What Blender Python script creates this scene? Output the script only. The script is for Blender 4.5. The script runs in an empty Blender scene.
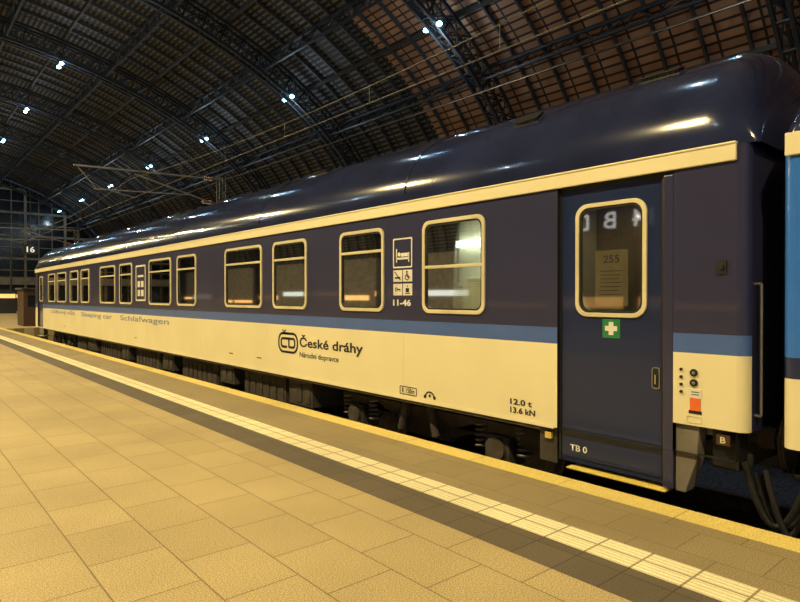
import bpy, bmesh, math, random
from mathutils import Vector, Matrix
random.seed(4)
sc = bpy.context.scene
col = sc.collection
sc.view_settings.view_transform = 'Standard'

# ------------------------------------------------------------------ materials
def nodes(name):
    m = bpy.data.materials.new(name); m.use_nodes = True
    nt = m.node_tree; b = nt.nodes['Principled BSDF']
    return m, nt, b

def mat(name, c, rough=.5, metal=0, var=.12, vscale=3, coat=0, emit=None, es=0, bump=0, bscale=20):
    m, nt, b = nodes(name)
    N = nt.nodes; L = nt.links
    tc = N.new('ShaderNodeTexCoord')
    nz = N.new('ShaderNodeTexNoise'); nz.inputs['Scale'].default_value = vscale
    nz.inputs['Detail'].default_value = 5
    L.new(tc.outputs['Object'], nz.inputs['Vector'])
    r = N.new('ShaderNodeValToRGB')
    r.color_ramp.elements[0].position = .3; r.color_ramp.elements[1].position = .7
    r.color_ramp.elements[0].color = [x*(1-var) for x in c]+[1]
    r.color_ramp.elements[1].color = [min(1, x*(1+var)) for x in c]+[1]
    L.new(nz.outputs['Fac'], r.inputs['Fac']); L.new(r.outputs['Color'], b.inputs['Base Color'])
    b.inputs['Roughness'].default_value = rough; b.inputs['Metallic'].default_value = metal
    b.inputs['Coat Weight'].default_value = coat; b.inputs['Coat Roughness'].default_value = .05
    if emit:
        b.inputs['Emission Color'].default_value = list(emit)+[1]; b.inputs['Emission Strength'].default_value = es
    if bump:
        n2 = N.new('ShaderNodeTexNoise'); n2.inputs['Scale'].default_value = bscale
        L.new(tc.outputs['Object'], n2.inputs['Vector'])
        bp = N.new('ShaderNodeBump'); bp.inputs['Strength'].default_value = bump
        L.new(n2.outputs['Fac'], bp.inputs['Height']); L.new(bp.outputs['Normal'], b.inputs['Normal'])
        L.new(bp.outputs['Normal'], b.inputs['Coat Normal'])
    return m

def brickmat(name, c1, c2, mortar, w, h, off, msize=.008, rough=.7, swap=True, grain=.35, uv=False, bias=0, ribs=False):
    m, nt, b = nodes(name); N = nt.nodes; L = nt.links
    tc = N.new('ShaderNodeTexCoord')
    if uv:
        vec = tc.outputs['UV']
    else:
        s = N.new('ShaderNodeSeparateXYZ'); c = N.new('ShaderNodeCombineXYZ')
        L.new(tc.outputs['Object'], s.inputs[0])
        L.new(s.outputs['Y' if swap else 'X'], c.inputs['X']); L.new(s.outputs['X' if swap else 'Y'], c.inputs['Y'])
        vec = c.outputs[0]
    br = N.new('ShaderNodeTexBrick'); br.offset = off
    L.new(vec, br.inputs['Vector'])
    br.inputs['Color1'].default_value = (*c1, 1); br.inputs['Color2'].default_value = (*c2, 1)
    br.inputs['Mortar'].default_value = (*mortar, 1)
    br.inputs['Scale'].default_value = 1; br.inputs['Mortar Size'].default_value = msize
    br.inputs['Mortar Smooth'].default_value = .2; br.inputs['Bias'].default_value = bias
    br.inputs['Brick Width'].default_value = w; br.inputs['Row Height'].default_value = h
    nz = N.new('ShaderNodeTexNoise'); nz.inputs['Scale'].default_value = 130; nz.inputs['Detail'].default_value = 3
    L.new(tc.outputs['Object'], nz.inputs['Vector'])
    n3 = N.new('ShaderNodeTexNoise'); n3.inputs['Scale'].default_value = .7; n3.inputs['Detail'].default_value = 6
    L.new(tc.outputs['Object'], n3.inputs['Vector'])
    mr = N.new('ShaderNodeMapRange'); mr.inputs['From Min'].default_value = .35; mr.inputs['From Max'].default_value = .65
    mr.inputs['To Min'].default_value = 1-grain; mr.inputs['To Max'].default_value = 1+grain*.6
    L.new(nz.outputs['Fac'], mr.inputs['Value'])
    mr3 = N.new('ShaderNodeMapRange'); mr3.inputs['From Min'].default_value = .3; mr3.inputs['From Max'].default_value = .7
    mr3.inputs['To Min'].default_value = .84; mr3.inputs['To Max'].default_value = 1.08
    L.new(n3.outputs['Fac'], mr3.inputs['Value'])
    mm = N.new('ShaderNodeMath'); mm.operation = 'MULTIPLY'
    L.new(mr.outputs[0], mm.inputs[0]); L.new(mr3.outputs[0], mm.inputs[1])
    vm = N.new('ShaderNodeVectorMath'); vm.operation = 'SCALE'
    L.new(br.outputs['Color'], vm.inputs[0]); L.new(mm.outputs[0], vm.inputs['Scale'])
    colout = vm.outputs[0]
    if ribs:
        wv = N.new('ShaderNodeTexWave'); wv.bands_direction = 'X'; wv.inputs['Scale'].default_value = 8
        L.new(tc.outputs['Object'], wv.inputs['Vector'])
        m4 = N.new('ShaderNodeMapRange'); m4.inputs['To Min'].default_value = .75; m4.inputs['To Max'].default_value = 1.08
        L.new(wv.outputs['Fac'], m4.inputs['Value'])
        v2 = N.new('ShaderNodeVectorMath'); v2.operation = 'SCALE'
        L.new(colout, v2.inputs[0]); L.new(m4.outputs[0], v2.inputs['Scale']); colout = v2.outputs[0]
    L.new(colout, b.inputs['Base Color'])
    b.inputs['Roughness'].default_value = rough
    add = N.new('ShaderNodeMath'); add.operation = 'SUBTRACT'
    sm = N.new('ShaderNodeMath'); sm.operation = 'MULTIPLY'; sm.inputs[1].default_value = .25
    L.new(nz.outputs['Fac'], sm.inputs[0]); L.new(sm.outputs[0], add.inputs[0]); L.new(br.outputs['Fac'], add.inputs[1])
    hgt = add.outputs[0]
    bp = N.new('ShaderNodeBump'); bp.inputs['Strength'].default_value = .5; bp.inputs['Distance'].default_value = .004
    L.new(hgt, bp.inputs['Height'])
    if ribs:
        b2 = N.new('ShaderNodeBump'); b2.inputs['Strength'].default_value = .6; b2.inputs['Distance'].default_value = .006
        L.new(wv.outputs['Fac'], b2.inputs['Height']); L.new(bp.outputs['Normal'], b2.inputs['Normal'])
        L.new(b2.outputs['Normal'], b.inputs['Normal'])
    else:
        L.new(bp.outputs['Normal'], b.inputs['Normal'])
    return m

def glassmat(name, tint, base=.12):
    m = bpy.data.materials.new(name); m.use_nodes = True
    nt = m.node_tree; N = nt.nodes; L = nt.links
    N.remove(N['Principled BSDF']); out = N['Material Output']
    t = N.new('ShaderNodeBsdfTransparent'); t.inputs[0].default_value = (*tint, 1)
    g = N.new('ShaderNodeBsdfGlossy'); g.inputs['Roughness'].default_value = .03
    tc = N.new('ShaderNodeTexCoord'); nz = N.new('ShaderNodeTexNoise'); nz.inputs['Scale'].default_value = 1.2
    bp = N.new('ShaderNodeBump'); bp.inputs['Strength'].default_value = .03
    L.new(tc.outputs['Object'], nz.inputs['Vector']); L.new(nz.outputs['Fac'], bp.inputs['Height']); L.new(bp.outputs['Normal'], g.inputs['Normal'])
    f = N.new('ShaderNodeLayerWeight'); f.inputs['Blend'].default_value = .3
    a = N.new('ShaderNodeMath'); a.operation = 'ADD'; a.inputs[1].default_value = base; a.use_clamp = True
    L.new(f.outputs['Fresnel'], a.inputs[0])
    mx = N.new('ShaderNodeMixShader')
    L.new(a.outputs[0], mx.inputs[0]); L.new(t.outputs[0], mx.inputs[1]); L.new(g.outputs[0], mx.inputs[2])
    L.new(mx.outputs[0], out.inputs['Surface'])
    return m

M = {}
M['navy'] = mat('navy_paint', (.031, .034, .094), .3, coat=.4, var=.08, vscale=.8, bump=.02, bscale=1.5)
M['door'] = mat('door_navy_paint', (.009, .021, .085), .3, coat=.4, var=.08, vscale=.8, bump=.02, bscale=1.5)
M['roof'] = mat('roof_paint', (.015, .021, .066), .14, coat=.5, var=.3, vscale=1.2, bump=.26, bscale=4.5)
M['cream'] = mat('cream_paint', (.84, .78, .52), .4, coat=.2, var=.04, vscale=1, bump=.015, bscale=1.5)
M['stripe'] = mat('mid_blue_paint', (.068, .14, .44), .35, coat=.3, var=.06)
M['blue'] = mat('bright_blue_paint', (.03, .17, .70), .3, coat=.4, var=.06)
M['black'] = mat('black_rubber', (.012, .012, .014), .6)
M['under'] = mat('underframe_grime', (.06, .05, .04), .7, var=.4, vscale=6, bump=.2)
M['steel'] = mat('worn_steel', (.24, .22, .20), .45, metal=.7, var=.3, vscale=9)
M['galv'] = mat('galvanised_tube', (.22, .22, .22), .5, metal=.2, var=.2, vscale=5)
M['vent'] = mat('dark_vent_metal', (.012, .012, .014), .45, var=.2)
M['ventrim'] = mat('dull_vent_rim', (.06, .06, .065), .5, var=.2)
M['chrome'] = mat('chrome_metal', (.5, .5, .5), .3, metal=1)
M['frame'] = mat('cream_window_frame', (.68, .63, .42), .4)
M['glass'] = glassmat('window_glass', (.88, .90, .82), .14)
M['print'] = mat('black_lettering', (.01, .01, .02), .5)
M['printblue'] = mat('blue_grey_lettering', (.18, .25, .46), .5)
M['white'] = mat('off_white_print', (.75, .74, .68), .5)
M['green'] = mat('green_sticker', (.015, .20, .08), .5)
M['orange'] = mat('orange_sticker', (.8, .16, .03), .5)
M['yellow'] = mat('yellow_paint', (.75, .58, .13), .5)
M['inner'] = mat('interior_laminate', (.66, .68, .56), .5)
M['innerdark'] = mat('interior_brown_laminate', (.30, .25, .18), .5)
M['lit'] = mat('fluorescent_tube', (.8, .9, .8), .5, emit=(.95, 1, .85), es=8)
M['dimlit'] = mat('corridor_lamp_cover', (.8, .9, .9), .5, emit=(.6, .85, 1), es=12)
M['warmlit'] = mat('night_lamp_cover', (.9, .6, .3), .5, emit=(1, .7, .4), es=2)
M['paper'] = mat('paper_sheet', (.14, .115, .075), .7)
M['tile'] = brickmat('paving_slabs', (.50, .395, .20), (.445, .35, .175), (.23, .175, .085), .6, .45, .5, .005, grain=.55)
M['tile2'] = brickmat('edge_paving', (.33, .26, .135), (.30, .235, .12), (.19, .145, .07), .5, .38, .5, .004, grain=.5)
M['dark'] = brickmat('dark_paving', (.11, .088, .060), (.13, .103, .070), (.05, .04, .03), .3, .36, 0, .004)
M['tactile'] = brickmat('tactile_paving', (.93, .84, .55), (.85, .77, .49), (.34, .28, .16), .3, .29, 0, .008, grain=.15, ribs=True)
M['kerb'] = brickmat('platform_kerb', (.82, .66, .22), (.75, .60, .18), (.4, .3, .1), 1.0, .27, 0, .005, grain=.3)
M['conc'] = mat('stained_concrete', (.22, .2, .17), .85, var=.3, vscale=2, bump=.2)
M['ballast'] = mat('ballast', (.17, .17, .19), .9, var=.6, vscale=25, bump=1, bscale=30)
M['iron'] = mat('dark_painted_iron', (.026, .030, .036), .5, var=.25, vscale=2)
M['ironbr'] = mat('dull_rafter_iron', (.05, .046, .044), .6, var=.3, vscale=2)
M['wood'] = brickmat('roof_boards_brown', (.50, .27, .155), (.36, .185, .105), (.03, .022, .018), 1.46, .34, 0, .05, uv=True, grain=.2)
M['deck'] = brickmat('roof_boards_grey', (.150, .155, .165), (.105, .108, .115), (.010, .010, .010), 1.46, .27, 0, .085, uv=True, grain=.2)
M['sodium'] = mat('sodium_lens', (1, .8, .4), .4, emit=(1, .80, .48), es=70)
M['cool'] = mat('cool_lamp_lens', (.8, .95, 1), .4, emit=(.25, .62, 1), es=30)
M['facglass'] = mat('facade_dark_glass', (.010, .014, .016), .2)
M['shop'] = mat('lit_shop_window', (.8, .5, .2), .4, var=.4, vscale=1, emit=(1, .5, .15), es=1.2)  # shop fronts and stands, also strips added for window reflections
M['shopblue'] = mat('lit_blue_window', (.6, .7, .7), .4, emit=(.8, .85, .8), es=.8)  # only for glowing strips added for window reflections
M['signblue'] = mat('sign_face_blue', (.02, .04, .2), .4)
M['signwhite'] = mat('lit_sign_lettering', (.9, .9, .9), .4, emit=(1, 1, 1), es=1.8)
M['signdim'] = mat('dim_sign_lettering', (.9, .9, .9), .4, emit=(1, 1, .95), es=.5)
M['brown'] = mat('brown_cladding', (.06, .03, .018), .5)
M['red'] = mat('red_signal_lens', (.8, .05, .02), .4, emit=(1, .08, .03), es=4)
M['ceramic'] = mat('brown_insulator', (.2, .09, .05), .3)
M['copper'] = mat('contact_wire', (.16, .15, .14), .45, metal=.7)
M['floodlens'] = mat('flood_lens', (1, .7, .4), .4, emit=(1, .6, .3), es=8)  # glow of the added roof fill lights

# ------------------------------------------------------------------ mesh builder
class MB:
    def __init__(s): s.v = []; s.f = []; s.mi = []; s.sm = []
    def add(s, vs, fs, m=0, smooth=False):
        o = len(s.v); s.v += [tuple(p) for p in vs]
        for f in fs:
            s.f.append([i+o for i in f]); s.mi.append(m); s.sm.append(smooth)
    def box(s, x0, x1, y0, y1, z0, z1, m=0):
        s.add([(x0,y0,z0),(x1,y0,z0),(x1,y1,z0),(x0,y1,z0),(x0,y0,z1),(x1,y0,z1),(x1,y1,z1),(x0,y1,z1)],
              [(0,3,2,1),(4,5,6,7),(0,1,5,4),(1,2,6,5),(2,3,7,6),(3,0,4,7)], m)
        return s
    def beam(s, p, q, w, h=None, m=0):
        h = h or w; p = Vector(p); q = Vector(q); d = (q-p)
        if d.length < 1e-6: return s
        d.normalize(); up = Vector((0,0,1)) if abs(d.z) < .95 else Vector((0,1,0))
        a = d.cross(up).normalized()*w/2; b = d.cross(a).normalized()*h/2
        s.add([p-a-b,p+a-b,p+a+b,p-a+b,q-a-b,q+a-b,q+a+b,q-a+b],
              [(0,1,2,3),(7,6,5,4),(0,4,5,1),(1,5,6,2),(2,6,7,3),(3,7,4,0)], m)
        return s
    def cyl(s, p, q, r, n=20, m=0, r2=None, cap=True):
        r2 = r if r2 is None else r2
        p = Vector(p); q = Vector(q); d = (q-p).normalized()
        up = Vector((0,0,1)) if abs(d.z) < .9 else Vector((0,1,0))
        a = d.cross(up).normalized(); b = d.cross(a).normalized()
        vs = []
        for c, rr in ((p, r), (q, r2)):
            for i in range(n):
                t = 2*math.pi*i/n; vs.append(c+a*math.cos(t)*rr+b*math.sin(t)*rr)
        s.add(vs, [(i,(i+1)%n,n+(i+1)%n,n+i) for i in range(n)], m, True)
        if cap: s.add(vs, [tuple(range(n))[::-1], tuple(range(n,2*n))], m)
        return s
    def tube(s, pts, r, n=8, m=0):
        pts = [Vector(p) for p in pts]; k = len(pts); vs = []
        up = Vector((.3,.5,.81))
        for i, p in enumerate(pts):
            d = (pts[min(i+1,k-1)]-pts[max(i-1,0)]).normalized()
            a = d.cross(up).normalized(); b = d.cross(a).normalized()
            for j in range(n):
                t = 2*math.pi*j/n; vs.append(p+a*math.cos(t)*r+b*math.sin(t)*r)
        fs = [(i*n+j, i*n+(j+1)%n, (i+1)*n+(j+1)%n, (i+1)*n+j) for i in range(k-1) for j in range(n)]
        s.add(vs, fs, m, True)
        s.add(vs[:n], [tuple(range(n))], m); s.add(vs[-n:], [tuple(range(n))], m)
        return s
    def ribbon(s, pts, x0, x1, w, m=0):
        L=[]; R=[]
        k=len(pts)
        for i,(y,z) in enumerate(pts):
            a=pts[max(i-1,0)]; b=pts[min(i+1,k-1)]; dy=b[0]-a[0]; dz=b[1]-a[1]; l=math.hypot(dy,dz)
            L.append((y-dz/l*w/2, z+dy/l*w/2)); R.append((y+dz/l*w/2, z-dy/l*w/2))
        for i in range(k-1):
            s.prism([L[i],L[i+1],R[i+1],R[i]], x0, x1, m)
        return s
    def prism(s, pts2, x0, x1, m=0):
        n = len(pts2)
        s.add([(x0,y,z) for y,z in pts2]+[(x1,y,z) for y,z in pts2],
              [tuple(range(n)), tuple(range(n,2*n))[::-1]]+[(i,(i+1)%n,n+(i+1)%n,n+i) for i in range(n)], m)
        return s
    def ring(s, o, i, x0, x1, m=0):
        n = len(o)
        vs = [(x0,*p) for p in o]+[(x0,*p) for p in i]+[(x1,*p) for p in o]+[(x1,*p) for p in i]
        fs = []
        for k in range(n):
            j = (k+1)%n
            fs += [(k,j,n+j,n+k),(2*n+k,3*n+k,3*n+j,2*n+j),(k,2*n+k,2*n+j,j),(n+k,n+j,3*n+j,3*n+k)]
        s.add(vs, fs, m); return s
    def sphere(s, c, r, m=0, sx=1, sy=1, sz=1, nu=14, nv=8):
        vs = [(c[0],c[1],c[2]+r*sz)]; fs = []
        for j in range(1,nv):
            ph = math.pi*j/nv
            for i in range(nu):
                t = 2*math.pi*i/nu
                vs.append((c[0]+r*sx*math.sin(ph)*math.cos(t), c[1]+r*sy*math.sin(ph)*math.sin(t), c[2]+r*sz*math.cos(ph)))
        vs.append((c[0],c[1],c[2]-r*sz)); e = len(vs)-1
        for i in range(nu): fs.append((0,1+i,1+(i+1)%nu)); fs.append((e,e-nu+(i+1)%nu,e-nu+i))
        for j in range(nv-2):
            for i in range(nu):
                a = 1+j*nu+i; b = 1+j*nu+(i+1)%nu; fs.append((a,a+nu,b+nu,b))
        s.add(vs, fs, m, True); return s
    def xform(s, mt):
        s.v = [tuple(mt @ Vector(p)) for p in s.v]; return s
    def obj(s, name, mats, parent=None, bevel=0, recalc=True, **props):
        me = bpy.data.meshes.new(name); me.from_pydata(s.v, [], s.f)
        if not isinstance(mats, (list,tuple)): mats = [mats]
        for mm in mats: me.materials.append(M[mm])
        for p, a, b in zip(me.polygons, s.mi, s.sm): p.material_index = a; p.use_smooth = b
        if recalc:
            bm = bmesh.new(); bm.from_mesh(me); bmesh.ops.recalc_face_normals(bm, faces=bm.faces); bm.to_mesh(me); bm.free()
        o = bpy.data.objects.new(name, me); col.objects.link(o)
        if bevel:
            mo = o.modifiers.new('bevel','BEVEL'); mo.width = bevel; mo.segments = 2; mo.limit_method = 'ANGLE'
        if parent: setparent(o, parent)
        for k, v in props.items(): o[k] = v
        return o

def setparent(o, p):
    o.parent = p
    if p.type == 'EMPTY': o.matrix_parent_inverse = Matrix.Translation(-Vector(p.location))

def empty(name, loc, label, cat, parent=None, **k):
    e = bpy.data.objects.new(name, None); e.location = loc; e.empty_display_size = .3; col.objects.link(e)
    if label: e['label'] = label
    if cat: e['category'] = cat
    for a, b in k.items(): e[a] = b
    return e

def rr(y0, y1, z0, z1, r, n=6):
    pts = []
    for cy, cz, a0 in ((y1-r, z1-r, 0), (y0+r, z1-r, 90), (y0+r, z0+r, 180), (y1-r, z0+r, 270)):
        for i in range(n+1):
            a = math.radians(a0+90*i/n); pts.append((cy+r*math.cos(a), cz+r*math.sin(a)))
    return pts

def text(s, yl, yr, z0, z1, m, parent, x, name='lettering', bold=.0, axis='X'):
    cu = bpy.data.curves.new('t', 'FONT'); cu.body = s; cu.size = 1; cu.offset = bold; cu.extrude = 0; cu.resolution_u = 4
    ob = bpy.data.objects.new('t', cu); col.objects.link(ob)
    bpy.context.view_layer.update()
    dg = bpy.context.evaluated_depsgraph_get()
    me = bpy.data.meshes.new_from_object(ob.evaluated_get(dg))
    bpy.data.objects.remove(ob)
    xs = [v.co.x for v in me.vertices]; ys = [v.co.y for v in me.vertices]
    ax, bx, ay, by = min(xs), max(xs), min(ys), max(ys)
    for v in me.vertices:
        u = (v.co.x-ax)/(bx-ax); w = (v.co.y-ay)/(by-ay)
        a = yl+(yr-yl)*u; z = z0+(z1-z0)*w
        v.co = (x, a, z) if axis == 'X' else (a, x, z)
    me.materials.clear(); me.materials.append(M[m])
    o = bpy.data.objects.new(name, me); col.objects.link(o)
    setparent(o, parent)
    return o

D = 4.86; W = 3.0; CX = D+W/2
ZB, ZS0, ZS1, ZU, ZT = .35, 1.155, 1.31, 2.63, 2.755
RH = 1.08

def roof_mesh(mb, ya, yb, m=0, H=RH):
    R = .40; st = []
    k = 8
    for i in range(k+1):
        d = R*(1-math.cos(math.pi/2*i/k)); st.append((ya+d, math.sqrt(max(0,1-(1-d/R)**2))))
    nlong = 24
    for i in range(1,nlong): st.append((ya+R+(yb-ya-2*R)*i/nlong, 1))
    for i in range(k,-1,-1):
        d = R*(1-math.cos(math.pi/2*i/k)); st.append((yb-d, math.sqrt(max(0,1-(1-d/R)**2))))
    n = 36; vs = []
    for y, h in st:
        for j in range(n+1):
            t = math.pi*j/n
            wx = W/2*(1-.05*(1-h))
            vs.append((CX-wx*math.cos(t), y, ZT+H*h*math.sin(t)))
    fs = []
    for a in range(len(st)-1):
        for j in range(n):
            i = a*(n+1)+j; fs.append((i,i+1,i+n+2,i+n+1))
    mb.add(vs, fs, m, True)

def side_shell(ya, yb, holes, bands, endlow, endmat=0):
    mb = MB()
    ys = sorted(set([ya, yb]+[h[0] for h in holes]+[h[1] for h in holes]))
    zs = sorted(set([b[0] for b in bands]+[b[1] for b in bands]+[h[2] for h in holes]+[h[3] for h in holes]))
    zs = [z for z in zs if z >= bands[0][0]-1e-6 and z <= bands[-1][1]+1e-6]
    for i in range(len(ys)-1):
        for j in range(len(zs)-1):
            yc = (ys[i]+ys[i+1])/2; zc = (zs[j]+zs[j+1])/2
            if any(h[0] < yc < h[1] and h[2] < zc < h[3] for h in holes): continue
            m = [b[2] for b in bands if b[0] < zc < b[1]][0]
            mb.add([(D,ys[i],zs[j]),(D,ys[i+1],zs[j]),(D,ys[i+1],zs[j+1]),(D,ys[i],zs[j+1])], [(0,1,2,3)], m)
    for h in holes:
        y0,y1,z0,z1 = h; x1 = D+.07
        mb.add([(D,y0,z0),(D,y1,z0),(D,y1,z1),(D,y0,z1),(x1,y0,z0),(x1,y1,z0),(x1,y1,z1),(x1,y0,z1)],
               [(0,1,5,4),(1,2,6,5),(2,3,7,6),(3,0,4,7)], 3)
    for z0,z1,m in bands: mb.add([(D+W,ya,z0),(D+W,yb,z0),(D+W,yb,z1),(D+W,ya,z1)], [(0,3,2,1)], m)
    for ye, sg in ((ya,-1),(yb,1)):
        for z0,z1,m in bands:
            z0 = max(z0, endlow)
            for xs_, sx in ((D,1),(D+W,-1)):
                pts = []
                for i in range(6):
                    a = math.pi/2*i/5; pts.append((xs_+sx*.08*(1-math.cos(a)), ye+sg*.08*math.sin(a)))
                vs = [(p[0],p[1],z0) for p in pts]+[(p[0],p[1],z1) for p in pts]
                mb.add(vs, [(i,i+1,7+i,6+i) for i in range(5)], m, True)
        y = ye+sg*.08
        mb.add([(D+.08,y,endlow),(D+W-.08,y,endlow),(D+W-.08,y,ZT),(D+.08,y,ZT)], [(0,1,2,3)], endmat)
    mb.add([(D,ya+1.6,ZB),(D+.06,ya+1.6,ZB-.04),(D+.06,yb,ZB-.04),(D,yb,ZB)], [(0,1,2,3)], 4)
    mb.box(D+.3, D+W-.06, ya+.02, yb-.02, ZB-.1, ZB-.02, 4)
    return mb

def window(car, y0, y1, z0, z1, x=D, bar=None, r=.11, fw=.043):
    mb = MB()
    o = rr(y0,y1,z0,z1,r); i = rr(y0+fw,y1-fw,z0+fw,z1-fw,r-fw*.6)
    mb.ring(o, i, x-.018, x+.03)
    if bar:
        mb.box(x-.012, x+.02, y0+fw*.8, y1-fw*.8, bar-.017, bar+.017)
    w = mb.obj('window', 'frame', car, bevel=.004)
    MB().ring(rr(y0+fw*.95,y1-fw*.95,z0+fw*.95,z1-fw*.95,r-fw*.6), rr(y0+fw+.018,y1-fw-.018,z0+fw+.018,z1-fw-.018,r-fw*.7), x-.008, x+.02).obj('window_seal','black',w)
    pts = rr(y0+fw,y1-fw,z0+fw,z1-fw,r-fw*.6)
    g = MB(); g.add([(x+.010,p[0],p[1]) for p in pts],[tuple(range(len(pts)))]); g.obj('window_glass','glass',w,recalc=False)
    return w

def light(name, typ, loc, power, color, parent, size=.3, rot=None, sizey=None, spread=None):
    l = bpy.data.lights.new(name, typ); l.energy=power; l.color=color
    if typ=='AREA':
        l.shape='DISK' if not sizey else 'RECTANGLE'; l.size=size
        if sizey: l.size_y = sizey
        if spread: l.spread=spread
    else: l.shadow_soft_size=size
    o = bpy.data.objects.new(name,l); col.objects.link(o); o.location=loc
    if rot: o.rotation_euler=rot
    if parent: setparent(o,parent)
    return o

# ------------------------------------------------------------------ sleeping car
YA, YB = 1.78, 29.60
car = empty('sleeping_car', (CX, (YA+YB)/2, -.58), 'dark blue and cream railway sleeping car standing at the platform', 'train carriage')
WZ0, WZ1 = 1.41, 2.495
wins = [(4.27,5.25,1.95),(5.98,6.965,2.2),(7.84,8.89,2.2),(9.27,10.73,2.2),(12.12,13.18,2.2),(13.55,15.03,2.2),
        (16.35,17.45,2.2),(17.87,19.41,2.2),(20.68,21.7,2.2),(22.1,23.24,2.2),(23.85,25.3,2.2),(25.67,26.9,2.2)]
doors = [(2.257,3.367,1),(28.0,29.11,-1)]
bands = [(ZB,ZS0,1),(ZS0,ZS1,2),(ZS1,ZT,0)]
holes = [(a+.035,b-.035,WZ0+.035,WZ1-.035) for a,b,_ in wins]+[(a,b,ZB,2.635) for a,b,_ in doors]
holes.append((YA,2.257,ZB,.58))
sm = side_shell(YA, YB, holes, bands, .58)
sm.obj('body_shell', ['navy','cream','stripe','black','under'], car, recalc=False)
rm = MB(); roof_mesh(rm, YA-.14, YB+.14); rm.obj('roof','roof',car)
s = MB(); s.box(D-.022, D+.01, YA, YB, ZU, ZT+.005); s.box(D+W-.01, D+W+.022, YA, YB, ZU, ZT+.005)
s.box(D-.03, D+.05, YA, YB, ZT, ZT+.018)
s.obj('cantrail_strip','cream',car,bevel=.006)
for y in (5.6, 9.4, 13.2, 17, 20.8, 24.6):
    s = MB(); pts = []
    for j in range(1,30):
        t = math.pi*j/30; pts.append((CX-(W/2+.003)*math.cos(t), y, ZT+(RH+.003)*math.sin(t)))
    for a,b in zip(pts[:-1],pts[1:]): s.beam(a,b,.02,.008)
    s.obj('roof_seam','roof',car)
for (vx,vy,l) in ((5.58,2.70,.36),(5.27,4.0,.28),(5.6,8.5,.4),(5.6,15,.4),(5.6,22,.4)):
    c = (CX-vx)/(W/2); sn = math.sqrt(1-c*c); vz = ZT+RH*sn
    ang = -math.atan2(c/(W/2), sn/RH)
    s = MB(); s.box(-.07,.07,-l/2,l/2,-.03,.035); s.box(-.09,.08,-l/2-.015,l/2+.015,.035,.045); s.box(-.09,.09,-l/2-.02,l/2+.02,-.02,.006,1)
    for k in range(6): s.box(-.078,-.068,-l/2+.03+k*(l-.06)/5,-l/2+.042+k*(l-.06)/5,-.02,.033,1)
    s.xform(Matrix.Translation((vx,vy,vz)) @ Matrix.Rotation(ang,4,'Y'))
    s.obj('roof_vent',['vent','ventrim'],car,bevel=.004)
for a,b,bar in wins:
    wobj = window(car, a, b, WZ0, WZ1, bar=bar)
s = MB(); s.box(D-.006, D+.002, 3.40, YB, ZB-.012, ZB+.02); s.obj('lower_rail','cream',car)
for y in (5.6,9.1,11.6,15.2,18.0,21.0,24.0):
    s = MB(); s.box(D-.0015, D+.001, y, y+.004, ZB, ZS0); s.obj('panel_seam','frame',car)

# interior
s = MB()
s.box(D+.95, D+1.0, 3.5, 12, .75, 2.7)
s.box(D+.08, D+.95, 3.5, 28, .72, .75)
s.box(D+.08, D+.95, 3.5, 28, 2.68, 2.7)
s.obj('corridor_wall','innerdark',car)
MB().box(D+.95, D+1.0, 12, 28, .75, 2.7).obj('corridor_wall','inner',car)
for y in (3.5, 5.55, 11.4, 15.7, 19.9, 25.5):
    MB().box(D+.09, D+.95, y, y+.04, .75, 2.68).obj('partition','inner',car)
MB().box(D+.88, D+.94, 3.6, 5.5, .8, 2.67).obj('compartment_wall','inner',car)
s = MB(); s.box(D+.82, D+.88, 4.6, 5.5, 2.25, 2.33); s.obj('ceiling_light','lit',car)
light('compartment_light','AREA',(D+.35,4.7,2.6),11,(.98,1,.80),car,size=.3,sizey=1.2)
s = MB(); s.box(D+.75,D+.88,4.95,5.25,1.3,1.85); s.obj('wall_cabinet','frame',car,bevel=.02)
s = MB(); s.cyl((D+.72,5.35,1.4),(D+.72,5.35,1.75),.05,16); s.obj('soap_dispenser','chrome',car)
s = MB()
for k in range(11): s.box(D+.07,D+.085,4.33,5.19,1.47+k*.028,1.482+k*.028)
s.obj('window_blind','inner',car)
for y in (6.2,8.6,10.4,12.4,14,16.6,18.5,21,22.5,24.5,26):
    MB().box(D+.4, D+.55, y, y+.7, 2.63, 2.67).obj('ceiling_light','dimlit' if y > 12 else 'warmlit',car)
for k,(a,b,_) in enumerate(wins):
    if k in (3,5,7,10): 
        s = MB(); yy0, yy1 = (a+.06,b-.06)
        s.box(D+.09,D+.1,yy0,yy1,2.18,2.45); s.beam((D+.095,yy0,2.18),(D+.095,yy1,2.18),.02)
        s.obj('roller_blind','inner',car)
    if k: s = MB(); s.cyl((D+.14,a+.02,1.62),(D+.14,b-.02,1.62),.015,8); s.obj('handrail','chrome',car)

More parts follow.
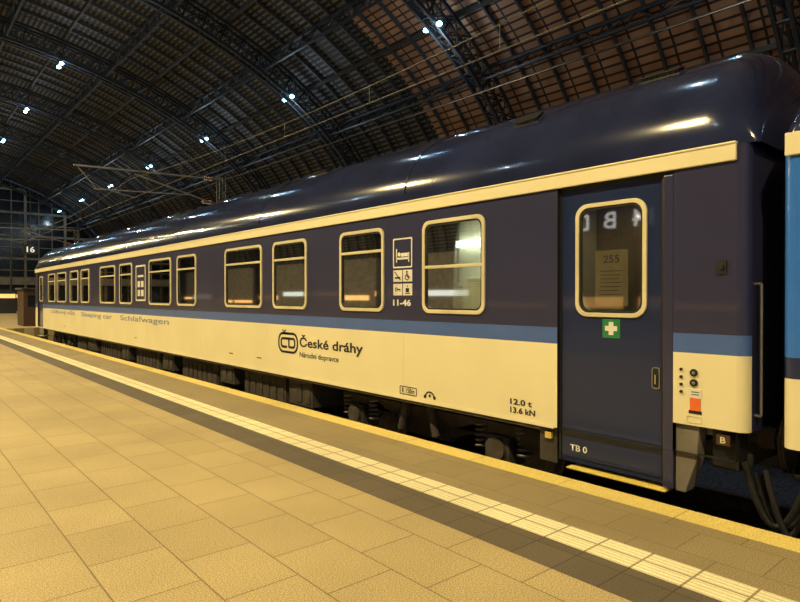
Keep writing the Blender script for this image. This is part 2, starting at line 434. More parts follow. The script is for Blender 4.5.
# doors
def door(a, b, near):
    x = D+.045
    s = MB(); wy0, wy1 = (2.50,3.19) if near else (a+.2,b-.2)
    y0,y1,z0,z1 = a+.11 if near else a+.02, b-.02, .05, 2.60
    hy0,hy1,hz0,hz1 = wy0+.035,wy1-.035,1.42+.035,2.452-.035
    for (p0,p1,q0,q1) in ((y0,hy0,z0,z1),(hy1,y1,z0,z1),(hy0,hy1,z0,hz0),(hy0,hy1,hz1,z1)):
        s.box(x, x+.04, p0,p1,q0,q1)
    d = s.obj('entrance_door','door',car)
    f = MB(); f.box(x-.01,x+.05,y1-.002,b,.05,2.635); f.box(x-.01,x+.05,a,b,2.6,2.635); f.box(x-.02,x+.05,a+.09 if near else a,a+.112 if near else a+.02,.05,2.6)
    f.obj('door_seal','black',d)
    if near:
        f = MB(); f.box(D+.005,x+.02,a,a+.09,.03,2.6); f.obj('door_pillar','navy',d,bevel=.01)
    window(d, wy0, wy1, 1.42, 2.452, x=x, r=.12, fw=.037)
    st = MB(); st.box(D-.03,D+.3,a+.05,b-.12,.0,.014); st.obj('door_step','yellow',d,bevel=.003)
    MB().box(x+.1,x+.9,a,b,.3,.33).obj('vestibule_floor','inner',d)
    return d
dn = door(2.257,3.367,True); df = door(28.0,29.11,False)
MB().box(D+.9,D+.95,1.9,3.5,.3,2.7).obj('vestibule_wall','innerdark',car)
light('vestibule_light','AREA',(D+.5,2.8,2.55),1.4,(1,.8,.5),car,size=.3)  # fill light added to brighten the notice in the door
x = D+.045
s = MB(); s.ring(rr(2.385,2.455,.83,1.01,.02),rr(2.393,2.447,.838,1.002,.015),x-.010,x+.002); s.obj('door_handle','galv',dn)
MB().box(x-.006,x+.001,2.393,2.447,.838,1.002).obj('door_handle_recess','black',dn)
MB().box(x-.02,x-.006,2.412,2.428,.87,.95).obj('door_handle_lever','chrome',dn)
s = MB(); s.box(x-.004,x,2.745,2.915,1.235,1.405,0)
s.box(x-.008,x-.004,2.808,2.852,1.262,1.378,1); s.box(x-.008,x-.004,2.772,2.808,1.298,1.342,1); s.box(x-.008,x-.004,2.852,2.888,1.298,1.342,1)
s.obj('first_aid_sticker',['green','white'],dn)
MB().box(x+.012,x+.015,2.68,3.00,1.52,2.02).obj('notice_sheet','paper',dn)
text('255',2.92,2.76,1.905,1.975,'print',dn,x+.0115,bold=.02)
for k in range(7): MB().box(x+.0105,x+.012,2.73+.02*(k%3),2.95,1.83-.035*k,1.836-.035*k).obj('notice_line','print',dn)
text('TB 0',3.25,3.07,.155,.215,'white',dn,x-.003,bold=.02)
MB().box(x-.012,x,2.37,3.3,.10,.115).obj('door_trim_bar','door',dn)

# lettering on car side
X = D-.004
text('České dráhy',8.05,6.43,.79,1.02,'print',car,X,'operator_lettering',bold=.02)
text('Národní dopravce',8.05,7.0,.65,.755,'print',car,X,'slogan_lettering',bold=.008)
text('Lůžkový vůz',26.4,22.6,.95,1.14,'printblue',car,X,'type_lettering',bold=.004)
text('Sleeping car',21.7,18.2,.93,1.11,'printblue',car,X,'type_lettering',bold=.004)
text('Schlafwagen',17.4,13.7,.93,1.11,'printblue',car,X,'type_lettering',bold=.004)
text('12.0 t',3.93,3.66,.505,.565,'print',car,X,bold=.025)
text('13.6 kN',3.93,3.62,.42,.48,'print',car,X,bold=.025)
text('R 150m',5.63,5.40,.42,.48,'print',car,X,bold=.01)
s = MB(); s.ring(rr(5.36,5.67,.40,.50,.01),rr(5.368,5.662,.408,.492,.008),X-.001,X+.002); s.obj('radius_mark','print',car)
s = MB()
pts=[]
for i in range(9):
    a = math.pi*i/8; pts.append((5.13+.07*math.cos(a), .43+.05*math.sin(a)))
s.ribbon(pts,X-.001,X+.003,.016); s.cyl((X,5.05,.42),(X+.003,5.05,.42),.022,10); s.cyl((X,5.21,.42),(X+.003,5.21,.42),.022,10); s.cyl((X,5.13,.435),(X+.003,5.13,.435),.018,10)
s.obj('lifting_mark','print',car)
for (yy,n) in ((9.3,1),(10.4,1),(16,1),(24,1)):
    MB().box(X,X+.003,yy,yy+.16,.55,.565).obj('small_inscription','print',car)
def arc(cy,cz,r,a0,a1,n=8): return [(cy+r*math.cos(math.radians(a0+(a1-a0)*i/n)), cz+r*math.sin(math.radians(a0+(a1-a0)*i/n))) for i in range(n+1)]
s = MB(); x0,x1 = X-.001,X+.003; zl,zh=.725,1.02; th=.036
for ins in (0,.08):
    r=.13-ins
    s.ribbon([(8.34,zh-ins)]+[(y,z) for y,z in arc(8.70-.13,zh-.13,r,90,0)]+arc(8.70-.13,zl+.13,r,0,-90)+[(8.34 if ins==0 else 8.44,zl+ins)],x0,x1,th)
    s.ribbon([(8.44 if ins else 8.60,zh-ins-.0)]+arc(8.12+.13,zh-.13,r,90,180)+arc(8.12+.13,zl+.13,r,180,270)+[(8.38,zl+ins)],x0,x1,th)
s.ribbon([(8.38,zl+.08),(8.38,zh-.08)],x0,x1,th)
s.ribbon([(8.58,1.072),(8.53,1.045),(8.48,1.072)],x0,x1,.022)
s.obj('operator_logo','print',car)
def pict(y0,y1):
    s = MB(); s.ring(rr(y0,y1,1.96,2.33,.02),rr(y0+.018,y1-.018,1.978,2.312,.01),X-.001,X+.003)
    w=y1-y0
    s.box(X-.001,X+.003,y1-.075,y1-.058,2.03,2.20)
    s.box(X-.001,X+.003,y0+.06,y1-.06,2.065,2.09); s.box(X-.001,X+.003,y0+.055,y0+.07,2.03,2.15)
    s.cyl((X,y1-.115,2.13),(X+.003,y1-.115,2.13),.026,14)
    s.box(X-.001,X+.003,y0+.08,y1-.15,2.10,2.145)
    s.obj('berth_pictogram','white',car)
    for i in range(2):
        for j in range(2):
            a = y0+i*(w/2+.005); b_ = a+w/2-.01; z = 1.79-j*.17
            s = MB(); s.box(X,X+.003,a,b_,z,z+.145,0)
            c = (a+b_)/2; x0, x1 = X-.003, X
            if (i,j) == (1,0):
                s.beam((X-.001,c-.05,z+.05),(X-.001,c+.05,z+.05),.004,.02,1); s.beam((X-.001,c-.055,z+.02),(X-.001,c+.055,z+.125),.004,.012,1)
            elif (i,j) == (0,0):
                s.cyl((x0,c+.01,z+.12),(x1,c+.01,z+.12),.014,10,1); s.beam((X-.001,c+.01,z+.11),(X-.001,c+.005,z+.06),.004,.016,1)
                s.ring(rr(c-.03,c+.045,z+.015,z+.09,.036),rr(c-.02,c+.035,z+.025,z+.08,.026),x0,x1,1); s.beam((X-.001,c+.005,z+.06),(X-.001,c-.045,z+.05),.004,.014,1)
            elif (i,j) == (1,1):
                s.ring(rr(c,c+.05,z+.05,z+.10,.024),rr(c+.01,c+.04,z+.06,z+.09,.014),x0,x1,1); s.box(x0,x1,c-.05,c,z+.068,z+.082,1); s.box(x0,x1,c-.05,c-.04,z+.045,z+.07,1)
            else:
                s.box(x0,x1,c-.03,c+.03,z+.04,z+.09,1); s.box(x0,x1,c-.045,c+.045,z+.02,z+.03,1); s.box(x0,x1,c-.005,c+.005,z+.1,z+.125,1)
            s.obj('service_pictogram',['white','print'],car)
pict(5.44,5.80)
text('11-46',5.80,5.46,1.49,1.57,'white',car,X,bold=.04)
s = MB(); s.ring(rr(15.3,16.05,1.5,2.4,.03),rr(15.34,16.01,1.54,2.36,.02),X-.001,X+.003)
s.box(X-.001,X+.003,15.45,15.9,2.1,2.15); s.box(X-.001,X+.003,15.45,15.63,1.85,2.0); s.box(X-.001,X+.003,15.72,15.9,1.85,2.0); s.box(X-.001,X+.003,15.45,15.63,1.62,1.78); s.box(X-.001,X+.003,15.72,15.9,1.62,1.78); s.obj('berth_pictogram','white',car)
for i,(y,z) in enumerate(((2.19,1.02),(2.19,.96),(2.19,.90),(2.19,.84),(2.09,1.0),(2.09,.92))):
    s = MB(); s.cyl((D-.012,y,z),(D+.002,y,z),.012 if y>2.1 else .03,14); s.obj('socket_cap','black',car)
    if y < 2.1: MB().cyl((D-.016,y,z),(D-.011,y,z),.013,12).obj('socket_pin','chrome',car)
s = MB(); s.box(D-.004,D+.001,2.03,2.13,.80,.87,1); s.box(D-.005,D+.001,2.04,2.12,.70,.80,0); s.box(D-.004,D+.001,2.03,2.13,.675,.70,2)
s.box(D-.006,D-.003,2.05,2.11,.825,.83,2); s.box(D-.006,D-.003,2.05,2.11,.845,.85,2)
s.obj('warning_sticker',['orange','white','print'],car)
s = MB(); s.ring(rr(2.03,2.15,.60,.655,.01),rr(2.036,2.144,.606,.649,.008),D-.004,D+.001); s.obj('socket_hatch','frame',car)
s = MB(); s.box(D-.012,D+.002,1.85,1.92,1.78,1.88); s.cyl((D-.03,1.885,1.83),(D,1.885,1.83),.02,10); s.obj('tail_lamp_bracket','black',car)
s = MB(); s.prism([(2.06,.575),(2.25,.575),(2.25,.02),(2.17,.02),(2.08,.3)],D+.03,D+.18); s.obj('step_side_plate','conc',car,bevel=.008)
s = MB(); s.box(D+.12,D+.3,1.80,2.0,.25,.575); s.obj('corner_underframe','black',car,bevel=.01)
s = MB(); s.box(D+.02,D+.08,1.83,1.93,.46,.54); s.obj('coupling_marker','brown',car)
text('B',1.90,1.86,.475,.525,'frame',car,D+.017,bold=.02)
MB().box(D+.05,D+.3,3.4,3.6,.0,.34).obj('step_box','under',car)
MB().box(D+.02,D+.05,3.45,3.52,.23,.29).obj('yellow_marker_plate','yellow',car)

# underframe
def bogie(parent, yc):
    b = MB()
    for x in (5.18, 7.44):
        b.box(x,x+.1,yc-1.7,yc+1.7,.02,.2); b.box(x,x+.1,yc-.5,yc+.5,-.16,.05)
        for sgn in (-1,1):
            b.beam((x+.05,yc+sgn*.5,-.05),(x+.05,yc+sgn*1.0,.12),.1,.12)
            b.box(x,x+.1,yc+sgn*1.7-.05,yc+sgn*1.7+.05,-.05,.2)
    b.box(5.25,7.47,yc-.25,yc+.25,-.05,.2)
    f = b.obj('bogie','under',parent,bevel=.015)
    for dy in (-1.3,1.3):
        for x,q in ((5.61,1),(7.11,-1)):
            w = MB()
            def c(a,b_,r,n): w.cyl((x+q*a,yc+dy,-.11),(x+q*b_,yc+dy,-.11),r,n)
            c(-.07,.05,.465,40); c(.05,.08,.50,40); c(-.1,-.07,.38,30); c(-.14,-.1,.13,20)
            w.obj('wheel','steel',f)
        a = MB(); a.box(5.08,5.38,yc+dy-.17,yc+dy+.17,-.24,.08); a.cyl((5.04,yc+dy,-.06),(5.08,yc+dy,-.06),.13,20); a.obj('axle_box','under',f,bevel=.015)
        for d2 in (-.3,.3):
            sp = MB()
            pts = [(5.20+.08*math.cos(t*.7), yc+dy+d2+.08*math.sin(t*.7), -.12+.30*t/45) for t in range(46)]
            sp.tube(pts,.016,6); sp.obj('coil_spring','steel',f)
        ax = MB(); ax.cyl((5.3,yc+dy,-.11),(7.4,yc+dy,-.11),.08,14); ax.obj('axle','steel',f)
    dm = MB(); dm.cyl((5.08,yc-.35,-.1),(5.08,yc-.25,.25),.05,12); dm.obj('damper','under',f)
    dm = MB(); dm.cyl((5.08,yc+.3,-.1),(5.08,yc+.2,.25),.05,12); dm.obj('damper','under',f)
bogie(car, 5.6); bogie(car, 25.7)
for (a,b_,z0,x0) in ((7.9,8.6,-.12,4.99),(8.8,10.3,-.2,5.04),(10.6,11.2,-.05,4.97),(11.5,13.4,-.22,5.06),(13.8,14.5,-.1,5.0),(14.8,16.6,-.2,5.04),(17,17.7,-.1,4.98),(18,20,-.22,5.04),(20.4,21.4,-.1,5.0),(21.8,23,-.15,5.04)):
    s = MB(); s.box(x0,x0+.7,a,b_,z0,.27)
    for k in range(int((b_-a)/.25)): s.box(x0-.015,x0,a+.05+k*.25,a+.2+k*.25,z0+.05,.22)
    s.obj('equipment_box','under',car,bevel=.015)
MB().cyl((4.96,3.6,.29),(4.96,28,.29),.016,8).obj('brake_pipe','steel',car)
MB().cyl((5.3,7.6,.2),(5.3,24,.2),.035,8).obj('brake_pipe','under',car)
s = MB(); s.cyl((5.25,3.65,.08),(5.25,4.0,.08),.15,24); s.obj('air_tank','under',car)
def buffer(parent, y0, y1):
    for x in (5.43,7.29):
        s = MB(); s.cyl((x,y0,.46),(x,y0+(y1-y0)*.6,.46),.09,20); s.cyl((x,y0+(y1-y0)*.6,.46),(x,y1,.46),.06,20)
        s.cyl((x,y1-.02*(1 if y1>y0 else -1),.46),(x,y1,.46),.22,28); s.obj('buffer','under',parent)
buffer(car, 1.80, 1.592); buffer(car, 29.6, 30.05)
def bellows(parent, ya, yb):
    n=6
    s = MB()
    for k in range(n):
        y0 = ya+(yb-ya)*k/n; y1 = ya+(yb-ya)*(k+1)/n; ins = .03*(k%2)
        pts_o=[(5.62+ins,.15),(7.10-ins,.15),(7.10-ins,2.62-ins),(5.62+ins,2.62-ins)]; pts_i=[(5.8,.3),(6.92,.3),(6.92,2.4),(5.8,2.4)]
        for q in range(4):
            r_=(q+1)%4
            s.add([(pts_o[q][0],y0,pts_o[q][1]),(pts_o[r_][0],y0,pts_o[r_][1]),(pts_o[r_][0],y1,pts_o[r_][1]),(pts_o[q][0],y1,pts_o[q][1])],[(0,1,2,3)])
            s.add([(pts_o[q][0],y0,pts_o[q][1]),(pts_o[r_][0],y0,pts_o[r_][1]),(pts_i[r_][0],y0,pts_i[r_][1]),(pts_i[q][0],y0,pts_i[q][1])],[(0,1,2,3)])
    s.obj('gangway_bellows','black',parent)
bellows(car, 1.70, 1.592); bellows(car, 29.68, 29.9)
s = MB(); s.cyl((D+.15,1.66,.7),(D+.15,1.66,1.7),.010,8); s.cyl((D+.15,1.66,.7),(D+.15,1.71,.7),.010,8); s.cyl((D+.15,1.66,1.7),(D+.15,1.71,1.7),.010,8); s.obj('grab_rail','galv',car)

def hose(p0, p1, drop, r):
    pts = []
    for i in range(17):
        t = i/16; p = Vector(p0).lerp(Vector(p1), t); p.z -= drop*4*t*(1-t); pts.append(p)
    MB().tube(pts, r, 10).obj('coupling_hose','black',label='black rubber coupling hose hanging in a loop between the carriages',category='hose',group='coupling hoses between the carriages')
hose((4.98,1.76,.34),(5.0,1.34,.36),.45,.026); hose((5.13,1.74,.24),(5.13,1.34,.24),.45,.02)
hose((5.24,1.74,.2),(5.24,1.36,.2),.35,.026); hose((4.93,1.60,.32),(4.95,1.2,.34),.5,.022)

# ------------------------------------------------------------------ next car
Y2A, Y2B = -17.0, 1.40
car2 = empty('passenger_car', (CX,(Y2A+Y2B)/2,-.58), 'bright blue passenger carriage with cream bands coupled behind', 'train carriage')
w2 = [(-1.4+k*-1.75, -.2+k*-1.75) for k in range(8)]
h2 = [(a+.035,b-.035,1.55+.035,2.4-.035) for a,b in w2]
b2 = [(.52,1.02,1),(1.02,1.17,5),(1.17,ZT,2)]
s = side_shell(Y2A, Y2B, h2, b2, .52)
s.obj('body_shell',['navy','cream','blue','black','under','door'],car2,recalc=False)
rm = MB(); roof_mesh(rm, Y2A-.08, Y2B+.08); rm.obj('roof','roof',car2)
s = MB(); s.box(D-.022,D+.01,Y2A,Y2B+.06,ZU-.03,ZT+.005); s.obj('cantrail_strip','cream',car2,bevel=.006)
for a,b in w2: window(car2,a,b,1.55,2.4)
MB().box(D+.9,D+.95,Y2A+.3,Y2B-.3,.7,2.7).obj('corridor_wall','innerdark',car2)
bogie(car2,-2.7); bogie(car2,-13.5)
buffer(car2, 1.38, 1.588)
bellows(car2, 1.48, 1.588)

# ------------------------------------------------------------------ floors / track
def struct(mb, name, m, **k):
    return mb.obj(name, m, kind='structure', **k)
YS, YE = -14, 92
struct(MB().box(-5,2.97,YS,YE,-.9,0), 'floor', 'tile')
struct(MB().box(2.97,3.33,YS,YE,-.9,0), 'trim_1', 'dark')
struct(MB().box(3.33,3.62,YS,YE,-.9,.004), 'trim_2', 'tactile')
struct(MB().box(3.62,4.33,YS,YE,-.9,0), 'trim_3', 'tile2')
struct(MB().box(4.33,4.57,YS,YE,-.9,.003), 'trim_4', 'kerb')
s = MB(); s.box(4.57,24,YS,36,-1,-.79); s.box(-10,-5,YS,36,-1,-.79); struct(s,'floor_trackbed','ballast')
struct(MB().box(4.57,24,36,YE,-.9,0),'floor_concourse','tile')
s = MB(); s.box(-24,-10,YS,YE,-.9,0); s.box(-10,-5,36,YE,-.9,0); struct(s,'floor_opposite','tile')
s = MB(); s.box(9.4,15,YS,36,-.79,0); struct(s,'floor_far_platform','tile')
for i,x in enumerate((5.61,7.11)):
    s = MB(); s.box(x-.036,x+.036,YS,31,-.62,-.583); s.box(x-.01,x+.01,YS,31,-.74,-.62); s.box(x-.07,x+.07,YS,31,-.758,-.74)
    s.obj('rail','steel',label='steel rail with polished top on the ballast beside the platform',category='rail',group='rails of the train track')
base = None
for k in range(72):
    y = YS+.3+k*.62
    if base is None:
        s = MB(); s.box(5.1,7.62,-.13,.13,-.86,-.76); base = s.obj('railway_sleeper','conc',bevel=.02,label='weathered concrete railway sleeper under the rails',category='railway sleeper',group='sleepers of the train track'); o = base
    else:
        o = base.copy(); col.objects.link(o)
    o.location.y = y
e = empty('buffer_stop',(6.36,32,-.79),'steel buffer stop at the end of the track','buffer stop')
s = MB()
for x in (5.61,7.11): s.beam((x,31.6,-.72),(x,31.8,.6),.15); s.beam((x,33,-.7),(x,31.8,.5),.12)
s.obj('stop_frame','iron',e)
s = MB(); s.box(5.2,7.5,31.5,31.7,.3,.6); s.obj('stop_beam','brown',e,bevel=.02)

# ------------------------------------------------------------------ hall
HA, HB, HZ = 24.0, 13.0, 5.0
def ell(t, off=0):
    x = HA*math.cos(t); z = HB*math.sin(t)
    n = Vector((math.cos(t)/HA, math.sin(t)/HB)).normalized()
    return Vector((x+n.x*off, HZ+z+n.y*off))
def tx(x): return math.acos(x/HA)
NS = 56
ts = [math.pi*i/2000 for i in range(2001)]
acc=[0]
for a,b in zip(ts[:-1],ts[1:]): acc.append(acc[-1]+(ell(a)-ell(b)).length)
par=[]; j=0
for i in range(NS+1):
    target = acc[-1]*i/NS
    while j < 2000 and acc[j] < target: j += 1
    par.append(ts[j])
vs=[]; fs=[]; mi=[]
ystat=[YS+(YE-YS)*k/20 for k in range(21)]
me = bpy.data.meshes.new('ceiling')
for y in ystat:
    for t in par: p = ell(t,.45); vs.append((p.x,y,p.y))
n=NS+1
for a in range(20):
    for i in range(NS):
        fs.append((a*n+i,a*n+i+1,(a+1)*n+i+1,(a+1)*n+i))
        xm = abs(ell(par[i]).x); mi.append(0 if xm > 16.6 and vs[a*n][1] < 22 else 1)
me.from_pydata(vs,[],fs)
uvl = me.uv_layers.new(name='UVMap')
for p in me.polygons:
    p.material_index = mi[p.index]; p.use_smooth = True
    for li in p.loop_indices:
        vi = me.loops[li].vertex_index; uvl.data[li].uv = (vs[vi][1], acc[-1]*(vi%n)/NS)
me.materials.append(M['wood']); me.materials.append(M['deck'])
o = bpy.data.objects.new('ceiling',me); col.objects.link(o); o['kind']='structure'

def archmesh():
    s = MB(); dep=1.1
    for i in range(NS):
        for offy in (-.24,.24):
            a=ell(par[i]); b=ell(par[i+1]); s.beam((a.x,offy,a.y),(b.x,offy,b.y),.1,.15)
            a=ell(par[i],-dep); b=ell(par[i+1],-dep); s.beam((a.x,offy,a.y),(b.x,offy,b.y),.11,.17)
        o1=ell(par[i]); o2=ell(par[i+1]); i1=ell(par[i],-dep); i2=ell(par[i+1],-dep)
        for offy in (-.24,.24):
            s.beam((o1.x,offy,o1.y),(i2.x,offy,i2.y),.05); s.beam((o2.x,offy,o2.y),(i1.x,offy,i1.y),.05)
        s.beam((i1.x,-.24,i1.y),(i1.x,.24,i1.y),.07); s.beam((o1.x,0,o1.y),(i1.x,0,i1.y),.08)
        s.beam((i1.x,-.24,i1.y),(i2.x,.24,i2.y),.045)
    for sx in (-1,1):
        s.box(sx*23.5-.3,sx*23.5+.3,-.3,.3,-.76,HZ+.1)
    return s
arch_y = [6.3+11.7*k for k in range(-1,8)]
a0 = archmesh().obj('roof_arch','iron',label='dark riveted steel lattice arch spanning the station hall',category='roof arch',group='lattice arches of the hall roof')
a0.location.y = arch_y[0]
for y in arch_y[1:]:
    o = a0.copy(); o.location.y=y; col.objects.link(o)
s = MB()
for i in range(NS):
    a=ell(par[i],.32); b=ell(par[i+1],.32); s.beam((a.x,0,a.y),(b.x,0,b.y),.09,.18)
r0 = s.obj('roof_rafter','ironbr',label='slim curved steel rafter under the roof boards',category='roof rafter',group='rafters of the hall roof')
ry = [y+11.7*f/8 for y in arch_y for f in range(1,8) if y+11.7*f/8 < 91]
r0.location.y = ry[0]
for y in ry[1:]:
    o=r0.copy(); o.location.y=y; col.objects.link(o)
for x in (-20.5,-16,-11,-5.5,0,5.5,11,16,20.5):
    t=tx(x); a=ell(t,.2); b=ell(t,-.85); s=MB()
    s.beam((a.x,YS,a.y),(a.x,YE,a.y),.12,.12); s.beam((b.x,YS,b.y),(b.x,YE,b.y),.1,.1)
    y=arch_y[0]-11.7+1.17; k=0; st=1.17
    while y < YE-st:
        s.beam((a.x,y,a.y),(b.x,y,b.y),.05); 
        if k%2: s.beam((a.x,y,a.y),(b.x,y+st,b.y),.05)
        else: s.beam((b.x,y,b.y),(a.x,y+st,a.y),.05)
        y+=st; k+=1
    s.obj('roof_purlin','iron',label='longitudinal steel lattice girder running under the hall roof',category='roof girder',group='lattice girders of the hall roof')
for x in (-13.5,-8.3,-2.8,2.8,8.3,13.5,18.4,22.3):
    t=tx(x); a=ell(t,.25); s=MB()
    s.beam((a.x,YS,a.y),(a.x,YE,a.y),.1,.2)
    s.obj('roof_batten','ironbr',label='thin longitudinal steel bar carrying the roof boards',category='roof bar',group='longitudinal bars of the hall roof')
s = MB(); s.box(24,24.4,YS,YE,-.76,5.2); struct(s,'wall_right','conc')
s = MB(); s.box(-24.4,-24,YS,YE,-.76,5.2); struct(s,'wall_left','conc')
y=-6; k=2
while y < 88:
    wd = random.uniform(3,7); z0 = random.choice((.9,1.3,1.7)); z1 = z0+random.choice((.3,.45,.7))
    s = MB(); s.box(-23.98,-23.9,y,y+wd,z0,z1); struct(s,'window_%d'%k,'shop' if k%4 else 'shopblue')  # glowing strips added on the unseen wall for the train windows to reflect
    y += wd+random.uniform(.4,1.6); k += 1
s = MB(); pts=[(p.x,p.y) for p in (ell(t,.4) for t in par)]
pts=[(24.4,-.76)]+pts+[(-24.4,-.76)]
s.add([(x_,YE,z_) for x_,z_ in pts],[tuple(range(len(pts)))]); struct(s,'wall_back','facglass')
s = MB()
for k in range(-15,16):
    x_=k*1.55; z_=ell(tx(max(-23.9,min(23.9,x_)))).y; s.beam((x_,YE-.1,0),(x_,YE-.1,z_),.1 if k%3 else .28)
for z_ in [3.6+1.5*i for i in range(10)]:
    if z_>HZ: hw=HA*math.sqrt(max(0,1-((z_-HZ)/HB)**2))
    else: hw=HA
    s.beam((-hw,YE-.12,z_),(hw,YE-.12,z_),.1 if int(z_)%3 else .28)
struct(s,'window_1','conc')
for k in range(8):
    s = MB(); x_=1.5+k*2.9; s.box(x_,x_+2.1,YE-.25,YE-.15,.4,2.6); struct(s,'door_%d'%(k+1),'shop' if k%3==1 else 'brown')
s = MB(); s.box(-24,24,YE-.6,YE-.2,3.2,4.2); struct(s,'trim_5','conc')

# ------------------------------------------------------------------ lamps
def copy_tree(e, loc):
    n = e.copy(); n.location=loc; col.objects.link(n)
    for c in e.children:
        k = c.copy(); col.objects.link(k); k.parent=n; k.matrix_parent_inverse=c.matrix_parent_inverse.copy()
    return n
def pendant(loc):
    e = empty('pendant_lamp',loc,'round warm sodium pendant lamp hanging above the platform','hanging lamp',group='pendant lamps above the platform')
    x,y,z=loc
    s=MB(); s.cyl((x,y,z),(x,y,z+.35),.42,24,0,.12); s.cyl((x,y,z+.35),(x,y,z+.6),.1,16); s.obj('lamp_shade','iron',e)
    s=MB(); s.cyl((x,y,z-.02),(x,y,z+.01),.38,24); s.obj('lamp_lens','sodium',e)
    top = ell(tx(x)).y
    s=MB(); s.cyl((x,y,z+.6),(x,y,top),.02,8); s.obj('suspension_rod','iron',e)
    light('lamp_light','AREA',(x,y,z-.06),1560,(1,.77,.36),e,size=.55)
    return e
pl = pendant((-2.5,6.5,11.8))
for k in (-1,1,2,3,4,5,6):
    copy_tree(pl,(-2.5,6.5+11.7*k,11.8))
def cool(loc):
    e = empty('roof_lamp',loc,'small twin cool-white lamp fixed under the roof arch','ceiling lamp',group='cool white lamps under the roof arches')
    x,y,z=loc
    s=MB(); s.box(x-.07,x+.07,y-.5,y+.5,z+.10,z+.15); s.beam((x,y,z+.15),(x,y,z+.8),.05); s.obj('lamp_bracket','iron',e)
    for d in (-.4,.4):
        s=MB(); s.sphere((x,y+d,z),.12,sz=.7); s.obj('lamp_bulb','cool',e)
    light('lamp_light','POINT',(x,y,z-.9),110,(.66,.86,1),e,size=.1)
    return e
for x,z in ((17.2,12.75),(8.15,15.75),(-8.15,15.75)):
    c0=None
    for y in arch_y[1:]:
        if c0 is None: c0=cool((x,y,z))
        else: copy_tree(c0,(x,y,z))
def roof_fill(loc, pw):  # unseen uplights added behind the train to brighten the hall roof boards
    x,y,z=loc
    e = empty('floodlight_post',loc,'short steel post with an upward floodlight on the far platform','floodlight',group='floodlight posts on the far platform')
    s=MB(); s.cyl((x,y,0),(x,y,4.0),.06,12,0,.05); s.cyl((x,y,0),(x,y,.05),.16,16); s.obj('post','iron',e)
    s=MB(); s.beam((x,y-.2,4.0),(x,y+.2,4.0),.3,.1); s.obj('flood_housing','iron',e,bevel=.02)
    s=MB(); s.box(x-.12,x+.12,y-.17,y+.17,4.06,4.09); s.obj('flood_lens','floodlens',e)
    light('flood_light','AREA',(x,y,4.15),pw,(1,.70,.46),e,size=.4,rot=(math.radians(180),math.radians(-38),0),spread=math.radians(120))
    return e
roof_fill((13.5,3,0),1350); roof_fill((13.5,12,0),420); roof_fill((13.5,25,0),70)

# ------------------------------------------------------------------ signs
e = empty('hanging_platform_sign',(-3,7.4,3.1),'blue platform section sign with white letters hung on rods','sign')
s=MB(); s.box(-3.06,-3.0,6.2,8.6,3.1,3.7); s.obj('sign_panel','signblue',e,bevel=.01)
text('14  B  D',6.4,8.4,3.2,3.58,'signwhite',e,-2.99,'sign_lettering',bold=.01)
s=MB(); s.cyl((-3.03,6.5,3.7),(-3.03,6.5,16),.015,6); s.obj('sign_rod','iron',e)
s=MB(); s.cyl((-3.03,8.3,3.7),(-3.03,8.3,16),.015,6); s.obj('sign_rod','iron',e)
e = empty('platform_number_sign',(9.5,60,5.3),'dark hanging platform sign with white number sixteen','sign')
s=MB(); s.box(8.9,10.1,60,60.15,5.3,6.1); s.obj('sign_panel','iron',e,bevel=.02)
text('16',9.2,9.8,5.45,5.95,'signdim',e,59.98,'sign_number',bold=.02,axis='Y')
s=MB(); s.cyl((9.5,60.07,6.1),(9.5,60.07,16),.02,6); s.obj('sign_rod','iron',e)

# ------------------------------------------------------------------ catenary
def mast(loc):
    x,y,z=loc
    e = empty('catenary_mast',loc,'steel lattice overhead-line mast with cantilever arms beside the track','overhead line mast')
    s=MB()
    for dx in (-.12,.12):
        for dy in (-.12,.12): s.beam((x+dx,y+dy,0),(x+dx,y+dy,6.1),.04)
    for k in range(12):
        z0=.05+k*.5
        s.beam((x-.12,y-.12,z0),(x+.12,y-.12,z0+.5),.025); s.beam((x-.12,y+.12,z0+.5),(x+.12,y+.12,z0),.025)
    s.obj('mast_body','iron',e)
    s=MB(); s.cyl((x,y,6.0),(x-5.0,y,5.85),.03,10); s.cyl((x,y,5.0),(x-3.1,y,5.8),.026,10); s.cyl((x-1.2,y,5.3),(x-4.4,y,5.15),.022,10); s.cyl((x-4.2,y,5.2),(x-3.1,y,5.0),.015,8)
    s.cyl((x-4.9,y,5.84),(x-4.3,y,5.15),.015,8)
    s.obj('cantilever_arm','galv',e)
    for px,pz in ((x-.35,5.98),(x-.4,5.11)):
        s=MB()
        s.cyl((px+.02,y,pz),(px-.36,y,pz),.03,10)
        for k in range(5): s.cyl((px-k*.07,y,pz+.0),(px-k*.07-.035,y,pz),.07,14)
        s.obj('insulator','ceramic',e)
    return e
mast((9.6,21.5,0)); mast((9.6,-1,0)); mast((9.6,44,0))
s=MB()
s.cyl((CX,YS,4.95),(CX,44,4.95),.009,6)
pts=[]
for k in range(0,61):
    y=YS+k*(44-YS)/60; ph=((y+1)/22.5)%1; pts.append((CX,y,5.65-.7*4*ph*(1-ph)*.6))
for a,b in zip(pts[:-1],pts[1:]): s.cyl(a,b,.009,6)
for k in range(2,60,3): s.cyl(pts[k],(CX,pts[k][1],4.95),.004,5)
s.obj('overhead_wire','copper',label='overhead contact wire with droppers above the carriage roof',category='overhead wire')
s=MB(); s.cyl((12.8,YS,7.4),(12.8,60,7.4),.025,6)
s.obj('overhead_cable','iron',label='thin dark tension cable stretched along the hall',category='cable')

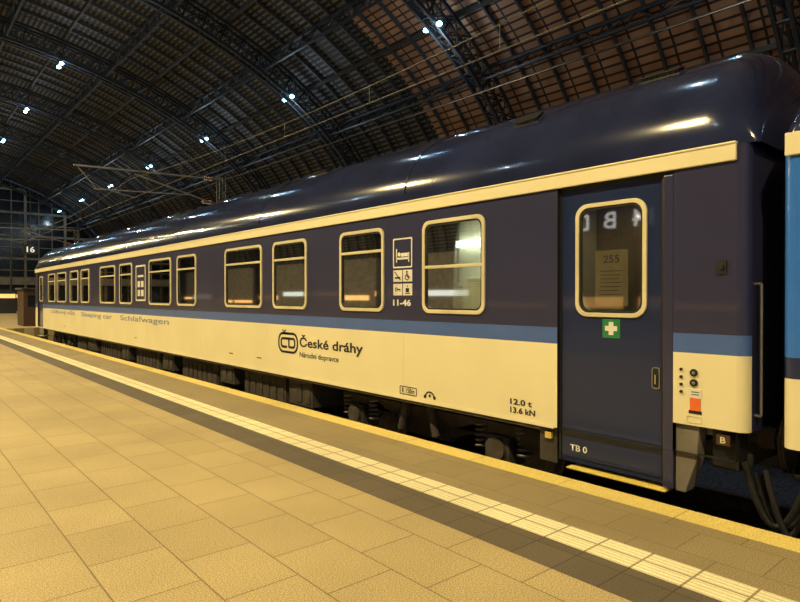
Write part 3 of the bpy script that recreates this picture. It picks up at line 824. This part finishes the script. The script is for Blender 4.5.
# ------------------------------------------------------------------ things beyond the car
e = empty('information_kiosk',(6.2,39,0),'small dark brown clad kiosk on the concourse beyond the train','kiosk')
s=MB(); s.box(5.7,7.2,38.2,40.2,0,2.0); s.obj('kiosk_body','brown',e,bevel=.03)
s=MB(); s.box(5.6,7.35,38.0,40.4,2.0,2.1); s.obj('kiosk_roof','iron',e,bevel=.02)
s=MB(); s.box(5.9,7.0,38.15,38.2,1.1,1.7); s.obj('kiosk_window','facglass',e)
def post(loc,h):
    x,y,z=loc
    e=empty('lamp_post',loc,'tall slim steel lamp post on the concourse','lamp post')
    s=MB(); s.cyl((x,y,0),(x,y,h),.12,14,0,.07); s.cyl((x,y,0),(x,y,.3),.22,16); s.obj('post','iron',e)
    s=MB(); s.beam((x-1.2,y,h),(x+1.2,y,h),.08); s.box(x-1.4,x-.9,y-.12,y+.12,h-.12,h); s.box(x+.9,x+1.4,y-.12,y+.12,h-.12,h); s.obj('lamp_head','iron',e)
    return e
post((10.2,76,0),6.2); post((5.4,50,0),5)
e=empty('signal_lamp',(7.2,62,0),'signal post with a small red light beyond the track','signal')
s=MB(); s.cyl((7.2,62,0),(7.2,62,3.2),.06,10); s.box(7.0,7.4,61.9,62.1,2.5,3.3); s.obj('signal_body','iron',e)
s=MB(); s.sphere((7.2,61.86,3.05),.1); s.obj('signal_lens','red',e)
for (x,y,m) in ((9.0,70,'shop'),(5.3,66,'shop'),(11.5,82,'shop')):
    e=empty('vending_stand',(x,y,0),'illuminated concourse stand with a glowing front','stand')
    s=MB(); s.box(x-.8,x+.8,y-.4,y+.4,0,2.2); s.obj('stand_body','iron',e,bevel=.03)
    s=MB(); s.box(x-.7,x+.7,y-.44,y-.4,1.5,1.9); s.obj('stand_display',m,e)

# ------------------------------------------------------------------ world + camera
w = bpy.data.worlds.new('night'); sc.world=w; w.use_nodes=True
w.node_tree.nodes['Background'].inputs[0].default_value=(.2,.28,.5,1)
w.node_tree.nodes['Background'].inputs[1].default_value=.35
cd = bpy.data.cameras.new('camera'); cam=bpy.data.objects.new('camera',cd); col.objects.link(cam)
cd.sensor_width=36; cd.lens=27; cd.clip_start=.05; cd.clip_end=400
cam.location=(0,0,1.6); cam.rotation_euler=(math.radians(89.62),0,math.radians(-40.6))
sc.camera=cam
